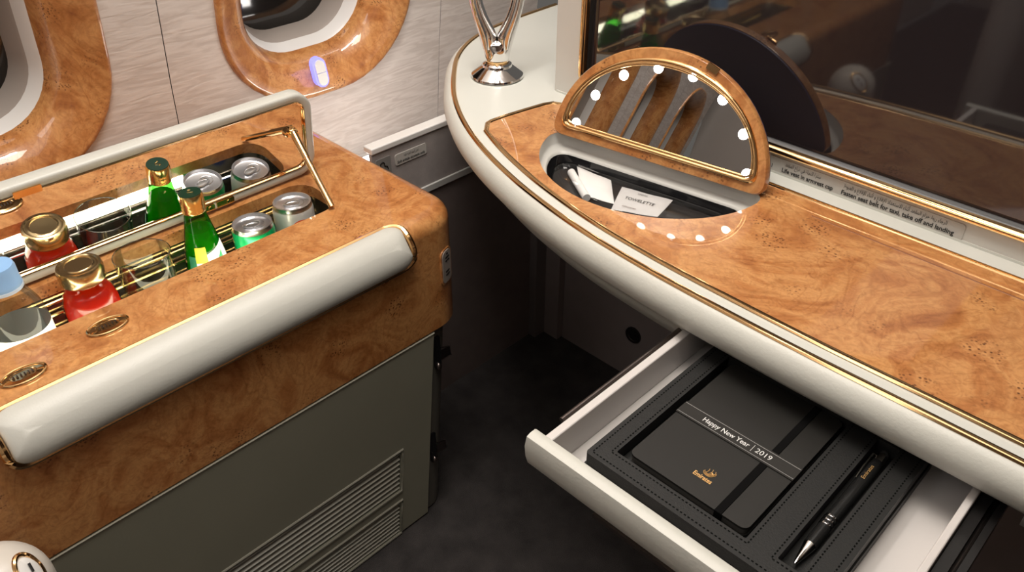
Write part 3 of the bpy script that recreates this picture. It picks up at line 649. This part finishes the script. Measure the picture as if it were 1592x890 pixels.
xm = (tB.x + tC.x) / 2; MB().box(xm - .00015, xm + .00015, ty - .004, ty + .004, ZN + .0011, ZN + .00125).ob('band_divider', WHITEINK, bd)
eA, eB = at(1076, 737, z=ZN), at(1107, 751, z=ZN); ey = (eA.y + eB.y) / 2 - .0012
text('lettering', 'Emirates', .0062, (eA.x, ey, ZN + .0002), (1, 0, 0), (0, 1, 0), GOLDINK, nk, width=eB.x - eA.x, bold=.02)
ec = Vector(((eA.x + eB.x) / 2 + .001, ey + .0092, ZN + .0003)); m = MB()
sc = .0042
for kk in range(3):
    m.tube([ec + Vector((sc * (1 - .26 * kk) * math.cos(a) * .95, sc * (1 - .26 * kk) * (math.sin(a) * .62) - .001 + kk * .0002, 0)) for a in [R(150 + kk * 25 + 11 * j) for j in range(26 - 4 * kk)]], .00028, n=5)
for dx, h, b in ((-.0022, .0046, .0009), (.0002, .0056, .0011), (.0026, .0050, .0016), (.0042, .0034, .0010)):
    m.tube([ec + Vector((dx + b * math.sin(t * 2.6), -.001 + h * t, 0)) for t in [j / 8 for j in range(9)]], .00026, n=5)
m.ob('emblem', GOLDINK, nk, label='gold calligraphic emblem')
# pen
xm = (px0 + px1) / 2; ym = (at(1243, 868, z=zb - .004).y + at(1373, 705, z=zb - .004).y) / 2; L_ = .1400
p0 = Vector((xm, ym - L_ / 2, zb - .0080))
pn = thing('ballpoint_pen', (xm, p0.y + L_ / 2, zb - .0132), 'black ballpoint pen with silver tip and three rings in the box slot', 'pen')
ax = (0, 1, 0)
MB().lathe([(.0006, 0), (.0012, .001), (.0018, .004), (.0045, .021)], p0, 24, ax).ob('tip', CHROME, pn)
MB().lathe([(.0047, .021), (.0050, .030), (.0050, .118), (.0047, .127)], p0, 28, ax).ob('barrel', pbr('pen_black', (.012, .012, .012), .25), pn)
for k in range(3): MB().lathe([(.0050, 0), (.00535, .0004), (.00535, .0016), (.0050, .002)], p0 + Vector((0, .042 + k * .0043, 0)), 28, ax).ob('ring', CHROME, pn)
MB().lathe([(.0047, .127), (.0049, .128), (.0046, .137), (.0036, .140)], p0, 24, ax).ob('top_cap', CHROME, pn)
MB().tube([p0 + Vector((-.0035, .131, .0035)), p0 + Vector((-.0055, .129, .0055)), p0 + Vector((-.0054, .112, .0052)), p0 + Vector((-.0047, .098, .0040))], .0009, n=8).ob('clip', CHROME, pn)
text('lettering', 'Emirates', .0042, p0 + Vector((.0012, .100, .00525)), (0, 1, 0), (-1, 0, 0), GOLDINK, pn, width=.017)

# ------------------------------------------------------------------ things in the vanity well
zw = ZD - .0372
po = thing('amenity_pouch', HC - hb * .05 + Vector((0, 0, zw - ZD)), 'clear and black toiletry pouch lying in the vanity well', 'pouch')
MB().loft([wellp(i, zw + z) for i, z in ((.0275, .0004), (.0225, .004), (.0225, .007))], True, True).ob('black_base', pbr('pouch_black', (.02, .02, .021), .3), po, smooth=60)
MB().loft([wellp(i, zw + z) for i, z in ((.0215, .0072), (.0205, .012), (.0235, .0165), (.030, .0182), (.038, .0188))], cap1=True).ob('clear_cover', FILM, po, smooth=70)
def onw(px, py, z): return at(px, py, z=z)
ro = onw(888, 268, zw + .012); r2 = onw(912, 308, zw + .012)
rt = thing('tissue_roll', (ro + r2) / 2 - Vector((0, 0, .0048)), 'white rolled tissue pack inside the clear pouch', 'tissue')
MB().tube([ro, ro + (r2 - ro) * .5, r2], .0046, n=16).ob('roll', PAPER, rt)
MB().tube([ro + (r2 - ro) * .35, ro + (r2 - ro) * .42], .0048, n=16).ob('wrap_band', PAPER, rt)
def quad_pack(name, pts, zc, mat, label, cat, puff=.0016):
    P = [onw(px, py, zc) for px, py in pts]; c = sum(P, Vector()) / 4
    t = thing(name, c - Vector((0, 0, puff)), label, cat); m = MB(); n = 8; rows = []
    for s in (1, -1):
        g = []
        for i in range(n + 1):
            for j in range(n + 1):
                u, v = i / n, j / n; p = P[0] * (1 - u) * (1 - v) + P[1] * u * (1 - v) + P[2] * u * v + P[3] * (1 - u) * v
                e = min(u, 1 - u, v, 1 - v); g.append(p + Vector((0, 0, s * (puff * min(1, e * 5) ** .6 + .0002) + .0003 * math.sin(u * 9 + v * 5))))
        m.add(g, [(i * (n + 1) + j, (i + 1) * (n + 1) + j, (i + 1) * (n + 1) + j + 1, i * (n + 1) + j + 1) for i in range(n) for j in range(n)])
    m.ob('packet', mat, t, smooth=60); return t, P
quad_pack('cotton_pad_pack', [(897, 259), (950, 281), (955, 318), (905, 303)], zw + .0105, PAPER, 'bright white folded cotton pack beside the towelette sachet', 'cotton pack', .0026)
tw, P = quad_pack('towelette_sachet', [(967, 291), (1046, 312), (1022, 338), (950, 326)], zw + .0150, SACH, 'pale grey sachet printed TOWELETTE in the vanity well', 'sachet', .0012)
rd = (P[1] - P[0]).normalized(); ud = Vector((-rd.y, rd.x, 0)); zl = .0019
def tat(px, py): p = onw(px, py, zw + .0150); return p + Vector((0, 0, zl))
text('lettering', 'TOWELETTE', .0080, tat(970, 311), rd, ud, INK, tw, width=(tat(1014, 325) - tat(970, 311)).length)
text('lettering', 'REFRESHING', .0040, tat(991, 305), rd, ud, INK, tw, width=.011)
text('lettering', 'ALEXANDER FREY', .0036, tat(966, 323), rd, ud, pbr('red_brown_ink', (.12, .04, .02), .6), tw, width=.016)

# ------------------------------------------------------------------ vase
vc = Vector((-.763, .7475, ZD)); vr = Vector((.74, .67, 0)).normalized(); vd = Vector((-vr.y, vr.x, 0))
va = thing('bud_vase', vc, 'polished chrome loop shaped bud vase standing on the desk corner', 'vase')
MB().lathe([(.0345, 0), (.0358, .0015), (.0350, .004), (.0225, .0135), (.0200, .015), (.0195, .018), (.0165, .020)], vc, 48).ob('foot', CHROME, va, smooth=30)
MB().lathe([(.0165, .0195), (.0150, .0215), (.0155, .024)], vc, 40).ob('collar', GOLD, va)
def sec(cx, z, a, b, n=28): return [vc + vr * (cx + a * math.cos(2 * PI * k / n)) + vd * (b * math.sin(2 * PI * k / n)) + Vector((0, 0, z)) for k in range(n)]
MB().loft([sec(0, z, a, b) for z, a, b in ((.022, .0155, .014), (.035, .0180, .0145), (.042, .0195, .0140), (.047, .0195, .0125), (.0495, .0150, .010), (.0505, .008, .006))], True, True).ob('stem', CHROME, va, smooth=60)
hs = [(.040, .011, .008), (.052, .0112, .0115), (.058, .0125, .0118), (.064, .0148, .0112), (.072, .0182, .0104), (.082, .0220, .0094), (.095, .0258, .0086), (.115, .0300, .0084), (.135, .0325, .0082), (.165, .0335, .0080), (.195, .0320, .0080), (.220, .0255, .0075), (.235, .0120, .0085), (.240, .0, .0085)]
for s in (-1, 1):
    MB().loft([sec(s * cx, z, a, .0125) for z, cx, a in hs], True, True).ob('arm', CHROME, va, smooth=60)

# ------------------------------------------------------------------ television wall
YM = .7665; XM = -.675
tw_ = thing('wall_front', (0, YM, ZD), kind='structure', label='pale grey television wall rising from the desk')
XT, ZTV = -.6335, F - .3975
hole = rrect((XT + .30) / 2, ZTV + .30, (.30 - XT) / 2 - .002, .298, .012, 5)
bevel(MB().plate([(XM, ZD), (.45, ZD), (.45, 1.6), (XM, 1.6)], [hole], lambda u, v, t: Vector((u, YM + t, v)), 0, .05).ob('panel', MONU, tw_), .003, 3)
MB().box(XM + .004, .44, YM - .0015, YM + .02, ZD - .0004, ZD + .002).ob('base_strip', CREAM, tw_)
MB().box(XM, .45, YM + .05, YM + .2, ZD - .01, 1.6).ob('housing', MONU, tw_)
zc0 = F - .4125; pla = MB().plate(rrect(-.259, zc0 + .0015, .104, .0090, .003, 4), [], lambda u, v, t: Vector((u, YM - t, v)), 0, .0012).ob('placard', LABEL, tw_, label='grey seat belt placard under the screen')
yl = YM - .0014
text('lettering', 'Life vest in armrest cap', .0070, (-.3445, yl, zc0 - .0035), (1, 0, 0), (0, 0, 1), INK, pla, width=.0585, bold=.022)
text('lettering', 'Fasten seat belt for taxi, take off and landing', .0070, (-.2765, yl, zc0 - .0035), (1, 0, 0), (0, 0, 1), INK, pla, width=.1135, bold=.022)
text('lettering', arabic('سترة النجاة في ذراع المقعد'), .0062, (-.342, yl, zc0 + .0042), (1, 0, 0), (0, 0, 1), INK, pla, width=.041)
text('lettering', arabic('الرجاء ربط حزام المقعد أثناء الاستعداد للإقلاع و أثناء الإقلاع و الهبوط'), .0062, (-.2755, yl, zc0 + .0042), (1, 0, 0), (0, 0, 1), INK, pla, width=.104)
text('lettering', 'l', .0070, (-.3570, yl, zc0 - .0025), (1, 0, 0), (0, 0, 1), INK, pla)
tv = thing('television', (-.16, YM, ZTV), 'large dark glossy television screen in a thin gold frame', 'television')
fr = lambda i, d: [Vector((u, YM + d, v)) for u, v in rrect((XT + .30) / 2, ZTV + .30, (.30 - XT) / 2 - i, .30 - i, .014 - i * .5, 6)]
MB().loft([fr(0, .004), fr(0, -.004), fr(.0015, -.006), (fr(.004, -.0065)), fr(.0065, -.005), fr(.0075, -.001), fr(.0075, .012)]).ob('frame', GOLD, tv, smooth=50)
MB().loft([fr(.0075, .003), fr(.0085, .004), fr(.0100, .009)]).ob('bezel', DARK, tv, smooth=40)
MB().loft([fr(.0098, .0088)], cap1=True).ob('screen', SCREEN, tv, smooth=0)

# ------------------------------------------------------------------ seat arm at the lower left
sc_ = at(0, 923, x=-.60); sa = thing('seat_armrest', (sc_.x, sc_.y, 0), 'cream seat armrest end with an oval switch at the lower left corner', 'armrest')
axd = Vector((.55, -.15, 0)).normalized()
rings = []
for k in range(12):
    t = k / 11 * PI / 2; s = math.cos(t)
    rings.append([sc_ + Vector((.043 * s * math.cos(a), .043 * s * math.sin(a), .043 * math.sin(t))) for a in [2 * PI * j / 36 for j in range(36)]])
low = [[p + Vector((0, 0, -h)) for p in rings[0]] for h in (sc_.z, .1)]
MB().loft(low + rings, True, True).ob('shell', pbr('cream_armrest', (.60, .56, .50), .35), sa, smooth=70)
sd_ = Vector((.552, .621, .555)).normalized(); e1 = Vector((.707, -.003, -.69)); e1 = (e1 - sd_ * e1.dot(sd_)).normalized(); e2 = e1.cross(sd_)
so = sc_ + sd_ * .0415
ring = [so + e1 * (.0200 * math.cos(2 * PI * k / 36)) + e2 * (.0115 * math.sin(2 * PI * k / 36)) - sd_ * .0008 * math.cos(4 * PI * k / 36) - sd_ * .0022 for k in range(36)]
sw = MB().tube(ring, .0022, True, n=8).ob('switch_rim', GOLD, sa)
MB().loft([[so + (p - so) * k + sd_ * h for p in ring] for k, h in ((.92, -.002), (.8, .0015), (.5, .0026))], cap1=True).ob('switch_plate', WHITEP, sa)
m = MB()
for d0, d1 in ((-.010, -.002), (.002, .010)): m.tube([so + e1 * d0 + sd_ * .0028, so + e1 * d1 + sd_ * .0028], .0011, n=6)
m.ob('switch_marks', DARK, sa)

# ------------------------------------------------------------------ seat behind the viewpoint, seen in the mirror and the screen
st_ = thing('suite_seat', (.02, -.72, 0), 'grey leather suite seat reflected in the half moon mirror', 'seat')
SEATG = pbr('seat_grey_leather', (.42, .40, .38), .5, bump=(300, .15, .001))
def slab(name, x0, x1, y0, y1, z0, z1, r, lean=0):
    rr = []
    for ins, z in ((r, z0), (.3 * r, z0 + .3 * r), (0, z0 + r), (0, z1 - r), (.3 * r, z1 - .3 * r), (r, z1)):
        rr.append([Vector((x, y - lean * (z - z0), z)) for x, y in rrect((x0 + x1) / 2, (y0 + y1) / 2, (x1 - x0) / 2 - ins, (y1 - y0) / 2 - ins, max(r * 1.2 - ins, .004), 5)])
    return MB().loft(rr, True, True).ob(name, SEATG, st_, smooth=60)
slab('seat_base', -.28, .32, -.62, -.10, 0, .36, .03); slab('seat_cushion', -.27, .31, -.60, -.08, .36, .47, .04)
slab('backrest', -.29, .33, -.82, -.64, .30, 1.02, .06, .12); slab('headrest', -.20, .24, -.88, -.74, 1.0, 1.28, .05, .1)
slab('side_shell', -.50, -.42, -1.05, -.35, 0, 1.0, .035)
